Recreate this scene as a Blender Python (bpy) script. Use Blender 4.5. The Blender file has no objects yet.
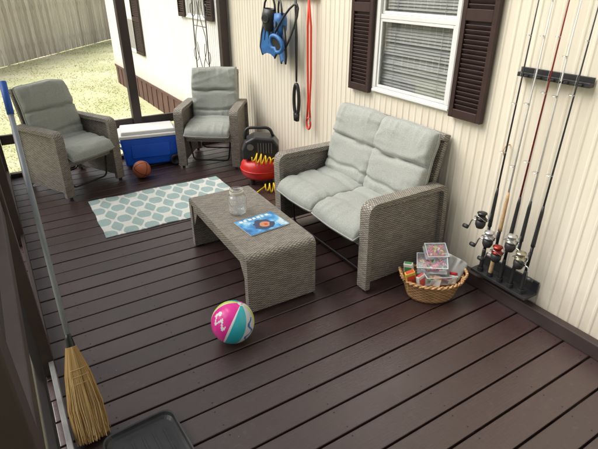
import bpy, bmesh, math, random
from mathutils import Vector, Matrix, noise
random.seed(4)
rad=math.radians
scene=bpy.context.scene
COL=bpy.context.collection
# ------------------------------------------------------------------ materials
def mat(name,col=(.5,.5,.5),rough=.6,metal=0,**kw):
    m=bpy.data.materials.new(name); m.use_nodes=True
    b=m.node_tree.nodes['Principled BSDF']
    b.inputs['Base Color'].default_value=(*col,1); b.inputs['Roughness'].default_value=rough
    b.inputs['Metallic'].default_value=metal
    for k,v in kw.items(): b.inputs[k].default_value=v
    return m
class NT:
    def __init__(s,m): s.t=m.node_tree; s.b=s.t.nodes['Principled BSDF']
    def n(s,typ,**kw):
        nd=s.t.nodes.new(typ)
        for k,v in kw.items(): setattr(nd,k,v)
        return nd
    def l(s,a,b): s.t.links.new(a,b)
    def math(s,op,a,b=None,c=None):
        nd=s.n('ShaderNodeMath',operation=op)
        for i,x in enumerate((a,b,c)):
            if x is None: continue
            if isinstance(x,(int,float)): nd.inputs[i].default_value=x
            else: s.l(x,nd.inputs[i])
        return nd.outputs[0]
    def coord(s,kind='Object',scale=(1,1,1)):
        tc=s.n('ShaderNodeTexCoord'); mp=s.n('ShaderNodeMapping'); mp.inputs['Scale'].default_value=scale
        s.l(tc.outputs[kind],mp.inputs[0]); return mp.outputs[0]
    def noise(s,vec,scale,detail=4,rough=.55):
        nd=s.n('ShaderNodeTexNoise'); nd.inputs['Scale'].default_value=scale; nd.inputs['Detail'].default_value=detail
        nd.inputs['Roughness'].default_value=rough; s.l(vec,nd.inputs['Vector']); return nd.outputs['Fac']
    def ramp(s,fac,stops):
        r=s.n('ShaderNodeValToRGB'); e=r.color_ramp.elements
        while len(e)<len(stops): e.new(.5)
        for i,(p,c) in enumerate(stops): e[i].position=p; e[i].color=(*c,1)
        s.l(fac,r.inputs[0]); return r.outputs[0]
    def mix(s,fac,a,b,mode='MIX'):
        m=s.n('ShaderNodeMix',data_type='RGBA',blend_type=mode)
        for sock,x in ((m.inputs[0],fac),(m.inputs[6],a),(m.inputs[7],b)):
            if isinstance(x,tuple): sock.default_value=(*x,1)
            elif isinstance(x,(int,float)): sock.default_value=x
            else: s.l(x,sock)
        return m.outputs[2]
    def bump(s,h,dist=.003,strength=1):
        b=s.n('ShaderNodeBump'); b.inputs['Distance'].default_value=dist; b.inputs['Strength'].default_value=strength
        s.l(h,b.inputs['Height']); s.l(b.outputs[0],s.b.inputs['Normal'])
    def col(s,c): s.l(c,s.b.inputs['Base Color'])
    def rough(s,c): s.l(c,s.b.inputs['Roughness'])
def noisy(name,c1,c2,scale=8,rough=.6,bump=.001,stretch=(1,1,1),bscale=None,**kw):
    m=mat(name,c1,rough,**kw); n=NT(m); v=n.coord('Object',stretch)
    f=n.noise(v,scale,5); n.col(n.ramp(f,[(.3,c1),(.7,c2)]))
    if bump: n.bump(n.noise(v,bscale or scale*6,4),bump)
    return m
def wicker(name,dark,mid,light,su=.0145,sv=.0072,var=.55):
    m=mat(name,mid,.55); n=NT(m)
    tc=n.n('ShaderNodeTexCoord'); sp=n.n('ShaderNodeSeparateXYZ'); n.l(tc.outputs['UV'],sp.inputs[0])
    wob=n.math('MULTIPLY_ADD',n.noise(n.coord('Object'),25,2),.5,-.25)
    U=n.math('MULTIPLY',sp.outputs[0],1/su); V=n.math('ADD',n.math('MULTIPLY',sp.outputs[1],1/sv),wob)
    fv=n.math('FLOOR',V)
    a=n.math('ABSOLUTE',n.math('SINE',n.math('MULTIPLY',V,math.pi)))
    ph=n.math('ADD',n.math('MULTIPLY',U,math.pi),n.math('MULTIPLY',fv,math.pi))
    o=n.math('MULTIPLY_ADD',n.math('COSINE',ph),.5,.5)
    h=n.math('MULTIPLY',n.math('POWER',a,.6),n.math('MULTIPLY_ADD',o,.7,.3))
    c=n.ramp(h,[(.1,dark),(.5,mid),(1,light)])
    big=n.noise(n.coord('Object'),9,4); c=n.mix(.4,c,n.ramp(big,[(.3,(.7,.7,.7)),(.7,(1.1,1.05,1))]),'MULTIPLY')
    rowc=n.n('ShaderNodeTexWhiteNoise',noise_dimensions='2D'); cv=n.n('ShaderNodeCombineXYZ'); n.l(fv,cv.inputs[0]); n.l(n.math('FLOOR',n.math('MULTIPLY',U,.5)),cv.inputs[1]); n.l(cv.outputs[0],rowc.inputs['Vector'])
    c=n.mix(var,c,n.ramp(rowc.outputs['Value'],[(0,(.50,.48,.46)),(1,(1.30,1.27,1.2))]),'MULTIPLY')
    n.col(c); n.bump(h,.003,.8); return m
M={}
M['wicker']=wicker('resin_wicker',(.06,.052,.045),(.28,.255,.22),(.50,.465,.41))
M['basketwicker']=wicker('willow',(.24,.11,.04),(.60,.34,.15),(.82,.55,.28),.02,.011,.5)
def deck():
    m=mat('deck_paint',(.03,.02,.018),.42); n=NT(m)
    geo=n.n('ShaderNodeNewGeometry'); v=n.coord('Object')
    vs=n.coord('Object',(1.2,14,1))
    g=n.noise(vs,9,6,.65); blot=n.noise(v,3.0,6,.65)
    base=n.ramp(geo.outputs['Random Per Island'],[(0,(.031,.0150,.0135)),(.5,(.039,.0195,.0175)),(1,(.049,.0255,.023))])
    c=n.mix(.5,base,n.ramp(g,[(.25,(.6,.6,.6)),(.75,(1.4,1.4,1.4))]),'MULTIPLY')
    dust=n.ramp(n.noise(v,22,8,.75),[(.54,(0,0,0)),(.76,(1,1,1))])
    dm=n.math('MULTIPLY',dust,n.ramp(blot,[(.4,(.06,.06,.06)),(.66,(.45,.45,.45))]))
    c=n.mix(dm,c,(.16,.13,.125))
    sp=n.noise(v,75,2,.5); c=n.mix(n.ramp(sp,[(.76,(0,0,0)),(.80,(.6,.6,.6))]),c,(.30,.26,.23)); n.col(c)
    n.rough(n.math('ADD',n.math('MULTIPLY_ADD',blot,.34,.13),n.math('MULTIPLY',g,.14)))
    n.b.inputs['IOR'].default_value=1.75
    n.bump(n.math('ADD',n.math('MULTIPLY',g,1),n.math('MULTIPLY',n.noise(v,60,3),.25)),.0016,.7)
    return m
M['deck']=deck()
M['screwhead']=mat('screw_head',(.012,.008,.008),.5)
M['trim']=noisy('dark_trim',(.032,.020,.018),(.05,.033,.029),6,.5,.0008)
def siding(name,c1,c2):
    m=mat(name,c1,.5); n=NT(m); v=n.coord('Object')
    f=n.noise(n.coord('Object',(1,3,.6)),1.6,5)
    c=n.ramp(f,[(.3,c1),(.7,c2)])
    st=n.noise(n.coord('Object',(1,18,.8)),2,6,.7); c=n.mix(.35,c,n.ramp(st,[(.35,(.84,.80,.72)),(.6,(1,1,1))]),'MULTIPLY')
    sp=n.noise(v,45,3,.7); c=n.mix(n.ramp(sp,[(.70,(0,0,0)),(.78,(.35,.35,.35))]),c,(.45,.38,.28))
    sx=n.n('ShaderNodeSeparateXYZ'); n.l(v,sx.inputs[0])
    low=n.math('MULTIPLY',n.math('SUBTRACT',1.0,n.math('MINIMUM',1.0,n.math('MULTIPLY',sx.outputs[2],3.0))),n.noise(v,6,5,.7))
    c=n.mix(n.math('MAXIMUM',low,0),c,(.40,.33,.25))
    n.col(c); n.bump(n.noise(v,5,2),.004,.4); return m
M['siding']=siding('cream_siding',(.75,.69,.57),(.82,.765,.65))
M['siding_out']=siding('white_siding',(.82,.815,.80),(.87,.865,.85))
M['skirt']=noisy('skirting',(.09,.04,.035),(.13,.065,.052),5)
M['shutter']=noisy('shutter_brown',(.030,.013,.011),(.048,.024,.020),8,.45)
M['white']=noisy('white_paint',(.70,.70,.68),(.77,.77,.75),5,.4,.0004)
M['blind']=noisy('blind_slat',(.58,.58,.56),(.68,.68,.66),3,.5,0)
M['room']=mat('interior_wall',(.35,.35,.35),.9)
M['black']=noisy('black_plastic',(.014,.014,.015),(.028,.028,.030),12,.45,.0004)
M['blackmetal']=mat('black_metal',(.015,.015,.016),.35,.3)
M['steel']=mat('steel',(.55,.55,.56),.25,1)
M['grayhandle']=noisy('gray_tube',(.20,.22,.25),(.26,.28,.31),10,.4,.0003)
M['blue']=noisy('blue_plastic',(.004,.11,.76),(.008,.14,.84),5,.35,.0004)
M['bluegrip']=mat('blue_grip',(.02,.10,.42),.5)
M['finblue']=noisy('fin_blue',(.02,.11,.34),(.04,.19,.48),14,.45)
M['red']=noisy('red_paint',(.50,.014,.014),(.6,.025,.02),6,.35,.0003)
M['leash']=mat('red_webbing',(.68,.06,.03),.7)
M['yellow']=mat('yellow_hose',(.85,.58,.03),.4)
M['cork']=noisy('cork',(.45,.28,.14),(.58,.4,.22),40,.8)
def fabric(name,c1,c2):
    m=mat(name,c1,.95); n=NT(m); v=n.coord('Object')
    f=n.noise(n.coord('Object',(1,9,1)),150,3,.7); g=n.noise(n.coord('Object',(9,1,1)),150,3,.7)
    w=n.math('MULTIPLY',n.math('ADD',f,g),.5)
    c=n.ramp(w,[(.41,c1),(.59,c2)])
    b=n.noise(v,3,2); c=n.mix(.3,c,n.ramp(b,[(.3,(.90,.91,.89)),(.7,(1,1,1))]),'MULTIPLY')
    n.col(c); n.bump(w,.0022,.8)
    n.b.inputs['Sheen Weight'].default_value=.1; return m
M['cushion']=fabric('sage_fabric',(.235,.25,.222),(.49,.505,.462))
def rugm():
    m=mat('rug_weave',(.4,.55,.55),.95); n=NT(m)
    tc=n.n('ShaderNodeTexCoord'); sp=n.n('ShaderNodeSeparateXYZ'); n.l(tc.outputs['Object'],sp.inputs[0])
    wob=n.noise(n.coord('Object'),14,3); wb=n.math('MULTIPLY_ADD',wob,.6,-.3)
    X=n.math('ADD',n.math('MULTIPLY',sp.outputs[0],math.pi*2/.16),wb); Y=n.math('ADD',n.math('MULTIPLY',sp.outputs[1],math.pi*2/.23),wb)
    s=n.math('ADD',n.math('COSINE',X),n.math('COSINE',Y))
    s2=n.math('ADD',s,n.math('MULTIPLY',n.math('COSINE',n.math('MULTIPLY',X,2)),.30))
    d=n.math('ABSOLUTE',s2)
    k=n.ramp(d,[(.40,(1,1,1)),(.56,(0,0,0))])
    c=n.mix(k,(.36,.48,.475),(.74,.75,.71))
    fz=n.noise(n.coord('Object'),90,3,.7); c=n.mix(.5,c,n.ramp(fz,[(.3,(.65,.65,.65)),(.7,(1.12,1.12,1.12))]),'MULTIPLY')
    dirt=n.noise(n.coord('Object'),4,5,.7); c=n.mix(.5,c,n.ramp(dirt,[(.35,(.78,.76,.72)),(.6,(1,1,1))]),'MULTIPLY')
    n.col(c); n.bump(fz,.004,1); return m
M['rug']=rugm()
def fencem():
    m=mat('fence_wood',(.4,.35,.3),.9); n=NT(m); g=n.n('ShaderNodeNewGeometry')
    c=n.ramp(g.outputs['Random Per Island'],[(0,(.44,.39,.35)),(.5,(.58,.53,.475)),(1,(.72,.67,.61))])
    f=n.noise(n.coord('Object',(9,9,.8)),4,6,.7); c=n.mix(.6,c,n.ramp(f,[(.3,(.65,.63,.6)),(.65,(1.1,1.1,1.1))]),'MULTIPLY')
    n.col(c); n.bump(f,.004); return m
M['fence']=fencem()
def grassm():
    m=mat('grass_ground',(.2,.2,.06),.95); n=NT(m); v=n.coord('Object')
    a=n.noise(v,.7,6,.65); b=n.noise(v,16,6,.7)
    c=n.ramp(a,[(.32,(.48,.51,.27)),(.5,(.60,.59,.37)),(.68,(.76,.70,.52))])
    c=n.mix(.4,c,n.ramp(b,[(.3,(.72,.74,.66)),(.7,(1.12,1.12,1.12))]),'MULTIPLY'); n.col(c); n.b.inputs['Specular IOR Level'].default_value=.1; return m
M['grass']=grassm()
def bladem():
    m=mat('grass_blade',(.2,.25,.06),.9); n=NT(m); g=n.n('ShaderNodeNewGeometry')
    n.col(n.ramp(g.outputs['Random Per Island'],[(0,(.52,.57,.30)),(.6,(.66,.66,.42)),(1,(.80,.74,.56))])); n.b.inputs['Specular IOR Level'].default_value=.1
    return m
M['blade']=bladem()
M['bark']=noisy('bark',(.06,.045,.03),(.14,.11,.08),6,.95,.01)
def leafm():
    m=mat('leaf',(.06,.1,.03),.7); n=NT(m); g=n.n('ShaderNodeNewGeometry')
    n.col(n.ramp(g.outputs['Random Per Island'],[(0,(.03,.06,.015)),(1,(.10,.14,.04))])); return m
M['leaf']=leafm()
def glassm(name,tint=(1,1,1),gl=.02,base=.04,edge=.6,pw=4,haze=0):
    m=bpy.data.materials.new(name); m.use_nodes=True; t=m.node_tree; t.nodes.clear(); N=t.nodes.new
    o=N('ShaderNodeOutputMaterial'); mx=N('ShaderNodeMixShader'); lw=N('ShaderNodeLayerWeight'); lw.inputs[0].default_value=.5
    p=N('ShaderNodeMath'); p.operation='POWER'; p.inputs[1].default_value=pw
    q=N('ShaderNodeMath'); q.operation='MULTIPLY_ADD'; q.inputs[1].default_value=edge; q.inputs[2].default_value=base
    t.links.new(lw.outputs['Facing'],p.inputs[0]); t.links.new(p.outputs[0],q.inputs[0]); t.links.new(q.outputs[0],mx.inputs[0])
    tr=N('ShaderNodeBsdfTransparent'); tr.inputs[0].default_value=(*tint,1); src=tr
    if haze:
        d=N('ShaderNodeBsdfDiffuse'); d.inputs[0].default_value=(.86,.88,.88,1); m2=N('ShaderNodeMixShader'); m2.inputs[0].default_value=haze
        t.links.new(tr.outputs[0],m2.inputs[1]); t.links.new(d.outputs[0],m2.inputs[2]); src=m2
    g=N('ShaderNodeBsdfGlossy'); g.inputs['Roughness'].default_value=gl
    t.links.new(src.outputs[0],mx.inputs[1]); t.links.new(g.outputs[0],mx.inputs[2]); t.links.new(mx.outputs[0],o.inputs[0]); return m
M['glass']=glassm('window_glass',(.85,.87,.87),.01,.18,.8,1.8)
M['jar']=glassm('jar_glass',(.97,.98,.98),.06,.10,.7,2,.19)
M['clear']=glassm('clear_plastic',(.93,.95,.96),.15,.08,.4,3,.16)
def screenm():
    m=bpy.data.materials.new('insect_screen'); m.use_nodes=True; t=m.node_tree; t.nodes.clear()
    o=t.nodes.new('ShaderNodeOutputMaterial'); mx=t.nodes.new('ShaderNodeMixShader'); mx.inputs[0].default_value=.45
    tr=t.nodes.new('ShaderNodeBsdfTransparent'); d=t.nodes.new('ShaderNodeBsdfDiffuse'); d.inputs[0].default_value=(.05,.05,.055,1)
    lw=t.nodes.new('ShaderNodeLayerWeight'); lw.inputs[0].default_value=.5
    mr=t.nodes.new('ShaderNodeMapRange'); mr.inputs[1].default_value=0; mr.inputs[2].default_value=.8; mr.inputs[3].default_value=.10; mr.inputs[4].default_value=.88
    t.links.new(lw.outputs['Facing'],mr.inputs[0]); t.links.new(mr.outputs[0],mx.inputs[0])
    t.links.new(tr.outputs[0],mx.inputs[1]); t.links.new(d.outputs[0],mx.inputs[2]); t.links.new(mx.outputs[0],o.inputs[0]); return m
M['screen']=screenm()
def flat(name,c,r=.5): 
    k='f_'+name
    if k not in M: M[k]=noisy(name,tuple(x*.92 for x in c),c,20,r,.0002)
    return M[k]
# ------------------------------------------------------------------ mesh helpers
def boxuv(bm):
    uv=bm.loops.layers.uv.verify(); bm.normal_update()
    for fc in bm.faces:
        n=fc.normal; ax=max(range(3),key=lambda i:abs(n[i]))
        for lp in fc.loops:
            c=lp.vert.co
            lp[uv].uv=((c.y,c.z) if ax==0 else (c.x,c.z) if ax==1 else (c.x,c.y))
def islands(bm):
    bm.verts.ensure_lookup_table(); seen=set(); out=[]
    for v in bm.verts:
        if v in seen: continue
        st=[v]; seen.add(v); g=[]
        while st:
            a=st.pop(); g.append(a)
            for e in a.link_edges:
                b=e.other_vert(a)
                if b not in seen: seen.add(b); st.append(b)
        out.append(g)
    return out
def obj(name,bm,m,parent=None,loc=(0,0,0),rot=(0,0,0),smooth=False,bevel=0,seg=2,label=None,cat=None,kind=None,bev_ang=35,split=False):
    if split:
        isl=islands(bm)
        if len(isl)>1:
            bm.verts.index_update(); ids=[set(v.index for v in g) for g in isl]; r=None
            for s in ids:
                b2=bm.copy(); b2.verts.ensure_lookup_table()
                bmesh.ops.delete(b2,geom=[v for v in b2.verts if v.index not in s],context='VERTS')
                r=obj(name,b2,m,parent,loc,rot,smooth,bevel,seg,label,cat,kind,bev_ang)
            bm.free(); return r
    bmesh.ops.recalc_face_normals(bm,faces=bm.faces[:]); boxuv(bm)
    me=bpy.data.meshes.new(name); bm.to_mesh(me); bm.free()
    o=bpy.data.objects.new(name,me); COL.objects.link(o)
    for x in (m if isinstance(m,(list,tuple)) else [m]): me.materials.append(x)
    o.location=loc; o.rotation_euler=rot
    if parent: o.parent=parent
    if smooth:
        for q in me.polygons: q.use_smooth=True
    if bevel:
        b=o.modifiers.new('bevel','BEVEL'); b.width=bevel; b.segments=seg; b.limit_method='ANGLE'; b.angle_limit=rad(bev_ang)
    if label: o['label']=label
    if cat: o['category']=cat
    if kind: o['kind']=kind
    return o
def thing(name,label,cat,loc=(0,0,0),rz=0,group=None):
    e=bpy.data.objects.new(name,None); COL.objects.link(e); e.location=loc; e.rotation_euler=(0,0,rz); e.empty_display_size=.1
    e['label']=label; e['category']=cat
    if group: e['group']=group
    return e
def B(): return bmesh.new()
def box(bm,x0,x1,y0,y1,z0,z1,mi=0,mtx=None):
    vs=[bm.verts.new(c) for c in ((x0,y0,z0),(x1,y0,z0),(x1,y1,z0),(x0,y1,z0),(x0,y0,z1),(x1,y0,z1),(x1,y1,z1),(x0,y1,z1))]
    if mtx:
        for v in vs: v.co=mtx@v.co
    for q in ((0,3,2,1),(4,5,6,7),(0,1,5,4),(1,2,6,5),(2,3,7,6),(3,0,4,7)):
        bm.faces.new([vs[i] for i in q]).material_index=mi
    return vs
def prism(bm,poly,a,b,axis='x',mi=0):
    def P(p,t): return {'x':(t,p[0],p[1]),'y':(p[0],t,p[1]),'z':(p[0],p[1],t)}[axis]
    A=[bm.verts.new(P(p,a)) for p in poly]; C=[bm.verts.new(P(p,b)) for p in poly]; n=len(poly)
    bm.faces.new(A).material_index=mi; bm.faces.new(C[::-1]).material_index=mi
    for i in range(n): bm.faces.new((A[i],A[(i+1)%n],C[(i+1)%n],C[i])).material_index=mi
def fillet(pts,r,n=5):
    out=[Vector(pts[0])]
    for i in range(1,len(pts)-1):
        p=Vector(pts[i]); a=(Vector(pts[i-1])-p); b=(Vector(pts[i+1])-p)
        rr=min(r,a.length*.49,b.length*.49); a.normalize(); b.normalize()
        s=p+a*rr; e=p+b*rr
        for k in range(n+1):
            t=k/n; out.append(s*(1-t)**2+p*2*t*(1-t)+e*t*t)
    out.append(Vector(pts[-1])); return out
def band(bm,pts,th,a,b,r=.05,axis='x'):
    P=fillet([(*q,0) for q in pts],r); n=len(P); L=[];R=[]
    for i in range(n):
        t=(P[min(i+1,n-1)]-P[max(i-1,0)]).normalized(); nn=Vector((-t.y,t.x,0))
        L.append(P[i]+nn*th/2); R.append(P[i]-nn*th/2)
    def Q(p,t): return {'x':(t,p.x,p.y),'y':(p.x,t,p.y)}[axis]
    La,Lb,Ra,Rb=[[bm.verts.new(Q(p,t)) for p in arr] for arr in (L,R) for t in (a,b)]
    for i in range(n-1):
        bm.faces.new((La[i],La[i+1],Lb[i+1],Lb[i])); bm.faces.new((Ra[i],Rb[i],Rb[i+1],Ra[i+1]))
        bm.faces.new((La[i],Ra[i],Ra[i+1],La[i+1])); bm.faces.new((Lb[i],Lb[i+1],Rb[i+1],Rb[i]))
    for i in (0,n-1): bm.faces.new((La[i],Lb[i],Rb[i],Ra[i]))
def tube(bm,pts,r,n=8,mi=0,closed=False,r2=None):
    pts=[Vector(p) for p in pts]; N=len(pts); rings=[]; up=None
    for i,p in enumerate(pts):
        if closed: t=(pts[(i+1)%N]-pts[i-1]).normalized()
        else: t=(pts[min(i+1,N-1)]-pts[max(i-1,0)]).normalized()
        if up is None:
            up=Vector((0,0,1)) if abs(t.z)<.9 else Vector((1,0,0))
        s=t.cross(up).normalized(); up=s.cross(t).normalized()
        rr=(r if r2 is None else r+(r2-r)*i/(N-1)) if not callable(r) else r(i/(N-1))
        rings.append([bm.verts.new(p+s*rr*math.cos(2*math.pi*k/n)+up*rr*math.sin(2*math.pi*k/n)) for k in range(n)])
    for i in range(N if closed else N-1):
        A=rings[i];C=rings[(i+1)%N]
        for k in range(n): bm.faces.new((A[k],A[(k+1)%n],C[(k+1)%n],C[k])).material_index=mi
    if not closed:
        bm.faces.new(rings[0][::-1]).material_index=mi; bm.faces.new(rings[-1]).material_index=mi
def lathe(bm,prof,n=32,mi=0,sx=1,sy=1,mtx=None):
    rings=[]
    for r,z in prof:
        if r<1e-5: 
            v=bm.verts.new((0,0,z)); rings.append([v])
        else: rings.append([bm.verts.new((r*sx*math.cos(2*math.pi*k/n),r*sy*math.sin(2*math.pi*k/n),z)) for k in range(n)])
    for A,C in zip(rings,rings[1:]):
        for k in range(n):
            k2=(k+1)%n
            if len(A)==1 and len(C)==1: continue
            if len(A)==1: f=bm.faces.new((A[0],C[k2],C[k]))
            elif len(C)==1: f=bm.faces.new((A[k],A[k2],C[0]))
            else: f=bm.faces.new((A[k],A[k2],C[k2],C[k]))
            f.material_index=mi
    if mtx:
        for rg in rings:
            for v in rg: v.co=mtx@v.co
def pillow(w,d,t,seed=0,creases=(),wr=.010,droop=0,n=48,e=.30,pw=7,pipe=.0045,dome=.12):
    bm=B(); top={};bot={}
    for i in range(n+1):
        for j in range(n+1):
            X=i/n*2-1;Y=j/n*2-1
            X=math.copysign(abs(X)**.8,X);Y=math.copysign(abs(Y)**.8,Y)
            k=max(0,(1-abs(X)**pw)*(1-abs(Y)**pw))**e
            s=1-.05*(X*X*Y*Y)
            x=X*w/2*s; y=Y*d/2*s
            x+=noise.noise(Vector((y*6,seed,1)))*.010; y+=noise.noise(Vector((x*6,seed,5)))*.010
            h=t/2*k*(1+dome*(1-X*X)*(1-Y*Y))
            for ax,pos,wd,dp in creases:
                q=((X if ax=='x' else Y)-pos+.07*noise.noise(Vector((x*5,y*5,seed+9))))/wd; h*=1-dp*math.exp(-q*q)
            nz=noise.noise(Vector((x*5,y*5,seed*3.1)))
            ridge=1-abs(noise.noise(Vector((x*13+4,y*4,seed*2.3)))*3.2)
            ridge2=1-abs(noise.noise(Vector((x*4+4,y*12,seed*4.3)))*3.2)
            em=max(abs(X),abs(Y))**2
            z=h+k*wr*(nz*.9+(.3+.7*em)*(max(0,ridge)*.8*abs(Y)+max(0,ridge2)*.8*abs(X)+.3*max(0,ridge2)))
            zo=-droop*max(0,-Y-.45)**2*4
            top[i,j]=bm.verts.new((x,y,z+zo))
            bot[i,j]=top[i,j] if i in(0,n) or j in(0,n) else bm.verts.new((x,y,-t/2*k*.8+zo))
    for i in range(n):
        for j in range(n):
            bm.faces.new((top[i,j],top[i+1,j],top[i+1,j+1],top[i,j+1]))
            try: bm.faces.new([bot[i,j],bot[i,j+1],bot[i+1,j+1],bot[i+1,j]])
            except ValueError: pass
    if pipe:
        P=[top[i,0].co.copy() for i in range(n)]+[top[n,j].co.copy() for j in range(n)]+[top[i,n].co.copy() for i in range(n,0,-1)]+[top[0,j].co.copy() for j in range(n,0,-1)]
        tube(bm,P,pipe,6,closed=True)
    return bm
def perim(w,d):
    return [(-w/2,-d/2),(w/2,-d/2),(w/2,d/2),(-w/2,d/2)]
# ------------------------------------------------------------------ setting
bm=B(); S=400
g=[-S,-40,-15,-6,0,6,12,20,40,S]
vv={}
for i,x in enumerate(g):
    for j,y in enumerate(g): vv[i,j]=bm.verts.new((x,y,-.30))
for i in range(len(g)-1):
    for j in range(len(g)-1): bm.faces.new((vv[i,j],vv[i+1,j],vv[i+1,j+1],vv[i,j+1]))
obj('ground',bm,M['grass'],kind='structure')
bm=B()
for _ in range(26000):
    y=5.6+random.random()**1.3*13.5; x=random.uniform(-1.5,2.2 if y<11.3 else 4.6)
    if noise.noise(Vector((x*.8,y*.8,0)))<-.05 and random.random()<.75: continue
    h=random.uniform(.010,.028)*(1+y*.02); a=random.random()*6.28; w=.004+.0005*y
    dx,dy=math.cos(a)*w,math.sin(a)*w; lx,ly=random.uniform(-.05,.05),random.uniform(-.05,.05)
    bm.faces.new([bm.verts.new(c) for c in ((x-dx,y-dy,-.3),(x+dx,y+dy,-.3),(x+lx,y+ly,-.3+h))])
obj('grass',bm,M['blade'],kind='stuff')
# deck
bm=B(); y=-1.2; P=.1445
joists=(.1,.5,.95,1.4,1.85,2.25)
while y<5.22:
    y1=min(y+P-.0095,5.27)
    z=random.uniform(-.0015,.0015)
    box(bm,-.13+random.uniform(-.004,.004),2.345,y,y1,-.038+z,z)
    for x in joists:
        for q in (.025,.11):
            if y+q+.01<y1:
                a=x+random.uniform(-.008,.008); b=y+q+random.uniform(-.006,.006)
                vs=[bm.verts.new((a+.004*math.cos(k*math.pi/4),b+.004*math.sin(k*math.pi/4),z+.0007)) for k in range(8)]
                bm.faces.new(vs).material_index=1
    y+=P
for x in joists: box(bm,x-.02,x+.02,-1.2,5.2,-.19,-.041)
box(bm,-.135,2.345,5.272,5.31,-.22,-.002); box(bm,-.175,-.137,-1.2,5.31,-.22,-.002)
obj('porch_deck',bm,[M['deck'],M['screwhead']],kind='structure',bevel=.004,seg=2)
# house
house=thing('mobile_home','long cream ribbed metal sided mobile home beside the porch','mobile home')
def corr(name,y0,y1,z0,z1,m,x=2.35,pitch=.0600):
    bm=B(); prof=[]; y=y0
    while y<y1:
        for dy,dx in ((0,0),(.034,0),(.038,-.0018),(.042,-.0040),(.050,-.0040),(.054,-.0018),(.058,0)):
            if y+dy<y1: prof.append((y+dy,x+dx))
        y+=pitch
    prof.append((y1,x)); vs=[]
    for (yy,xx) in prof: vs.append([bm.verts.new((xx,yy,z)) for z in (z0,z0+.5*(z1-z0),z1)])
    for A,C in zip(vs,vs[1:]):
        for k in range(2): bm.faces.new((A[k],C[k],C[k+1],A[k+1]))
    return obj(name,bm,m,house)
wy0,wy1,wz0,wz1=2.02,2.735,1.025,2.10
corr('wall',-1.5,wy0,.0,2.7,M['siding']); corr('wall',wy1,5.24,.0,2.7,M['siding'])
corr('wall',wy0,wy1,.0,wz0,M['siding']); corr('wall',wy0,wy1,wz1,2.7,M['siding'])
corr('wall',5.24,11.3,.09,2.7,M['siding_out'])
bm=B(); box(bm,2.36,6,-1.5,-1.45,-.3,2.7); obj('end_wall',bm,M['siding_out'],house)
bm=B(); box(bm,2.36,6,11.25,11.3,-.3,2.7); obj('end_wall',bm,M['siding_out'],house)
bm=B(); prism(bm,[(2.2,2.7),(6.2,2.7),(6.2,2.76),(4.2,3.2),(2.2,2.76)],-1.6,11.5,'y'); obj('roof',bm,M['white'],house)
bm=B(); box(bm,2.352,2.37,5.3,11.3,-.3,.088)
yy=5.4
while yy<11.3: box(bm,2.342,2.352,yy,yy+.02,-.3,.085); yy+=.3
box(bm,2.335,2.352,5.3,11.3,.06,.10); obj('skirting',bm,M['skirt'],house)
bm=B(); box(bm,2.80,2.82,1.5,3.2,.7,2.4); box(bm,2.40,2.80,1.5,1.52,.7,2.4); box(bm,2.40,2.80,3.18,3.2,.7,2.4); obj('room_wall',bm,M['room'],house)
def window(y0,y1,z0,z1,x=2.35,mid=None,full=True):
    w=bpy.data.objects.new('window',None); COL.objects.link(w); w.parent=house
    f=.026
    bm=B()
    box(bm,x-.018,x+.05,y0,y0+f,z0+f,z1-f); box(bm,x-.018,x+.05,y1-f,y1,z0+f,z1-f)
    box(bm,x-.018,x+.05,y0,y1,z0,z0+f); box(bm,x-.018,x+.05,y0,y1,z1-f,z1)
    obj('frame',bm,M['white'],w,bevel=.003)
    bm=B(); box(bm,x-.026,x-.019,y0-.005,y1+.005,z0-.004,z0+.012); obj('sill',bm,M['white'],w,bevel=.002)
    mid=mid or (z0+z1)/2
    a=y0+f+.002;b=y1-f-.002; s=.018
    bm=B(); box(bm,x-.012,x+.012,a,b,mid-.014,mid+.014)
    for (lo,hi,xx) in ((z0+f+.002,mid-.015,x-.010),(mid+.015,z1-f-.002,x+.002)):
        box(bm,xx,xx+.014,a,a+s,lo,hi); box(bm,xx,xx+.014,b-s,b,lo,hi)
        box(bm,xx,xx+.014,a+s,b-s,lo,lo+s); box(bm,xx,xx+.014,a+s,b-s,hi-s,hi)
    obj('sash',bm,M['white'],w,bevel=.002)
    for (lo,hi,xx) in ((z0+f,mid,x-.003),(mid,z1-f,x+.009)):
        bm=B(); v=[bm.verts.new(c) for c in ((xx,a,lo),(xx,b,lo),(xx,b,hi),(xx,a,hi))]; bm.faces.new(v)
        obj('glass',bm,M['glass'],w)
    bm=B(); z=z0+f+.01
    while z<z1-f:
        mt=Matrix.Translation((x+.036,0,z))@Matrix.Rotation(rad(-52+random.uniform(-5,5)),4,'Y')@Matrix.Rotation(rad(random.uniform(-.15,.15)),4,'X')
        box(bm,-.0125,.0125,y0+.03,y1-.03,-.0006,.0006,0,mt); z+=.0205
    for q in (y0+.15,y1-.15): box(bm,x+.0235,x+.0245,q,q+.003,z0+f,z1-f)
    obj('blind',bm,M['blind'],w)
    return w
window(wy0,wy1,wz0,wz1,mid=1.52)
bm=B(); t_=.014
for a in ((wy0-t_,wy0,wz0-t_,wz1+t_),(wy1,wy1+t_,wz0-t_,wz1+t_)): box(bm,2.336,2.36,*a)
box(bm,2.336,2.36,wy0,wy1,wz0-t_,wz0); box(bm,2.336,2.36,wy0,wy1,wz1,wz1+t_)
obj('window_trim',bm,M['white'],house,bevel=.003)
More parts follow.
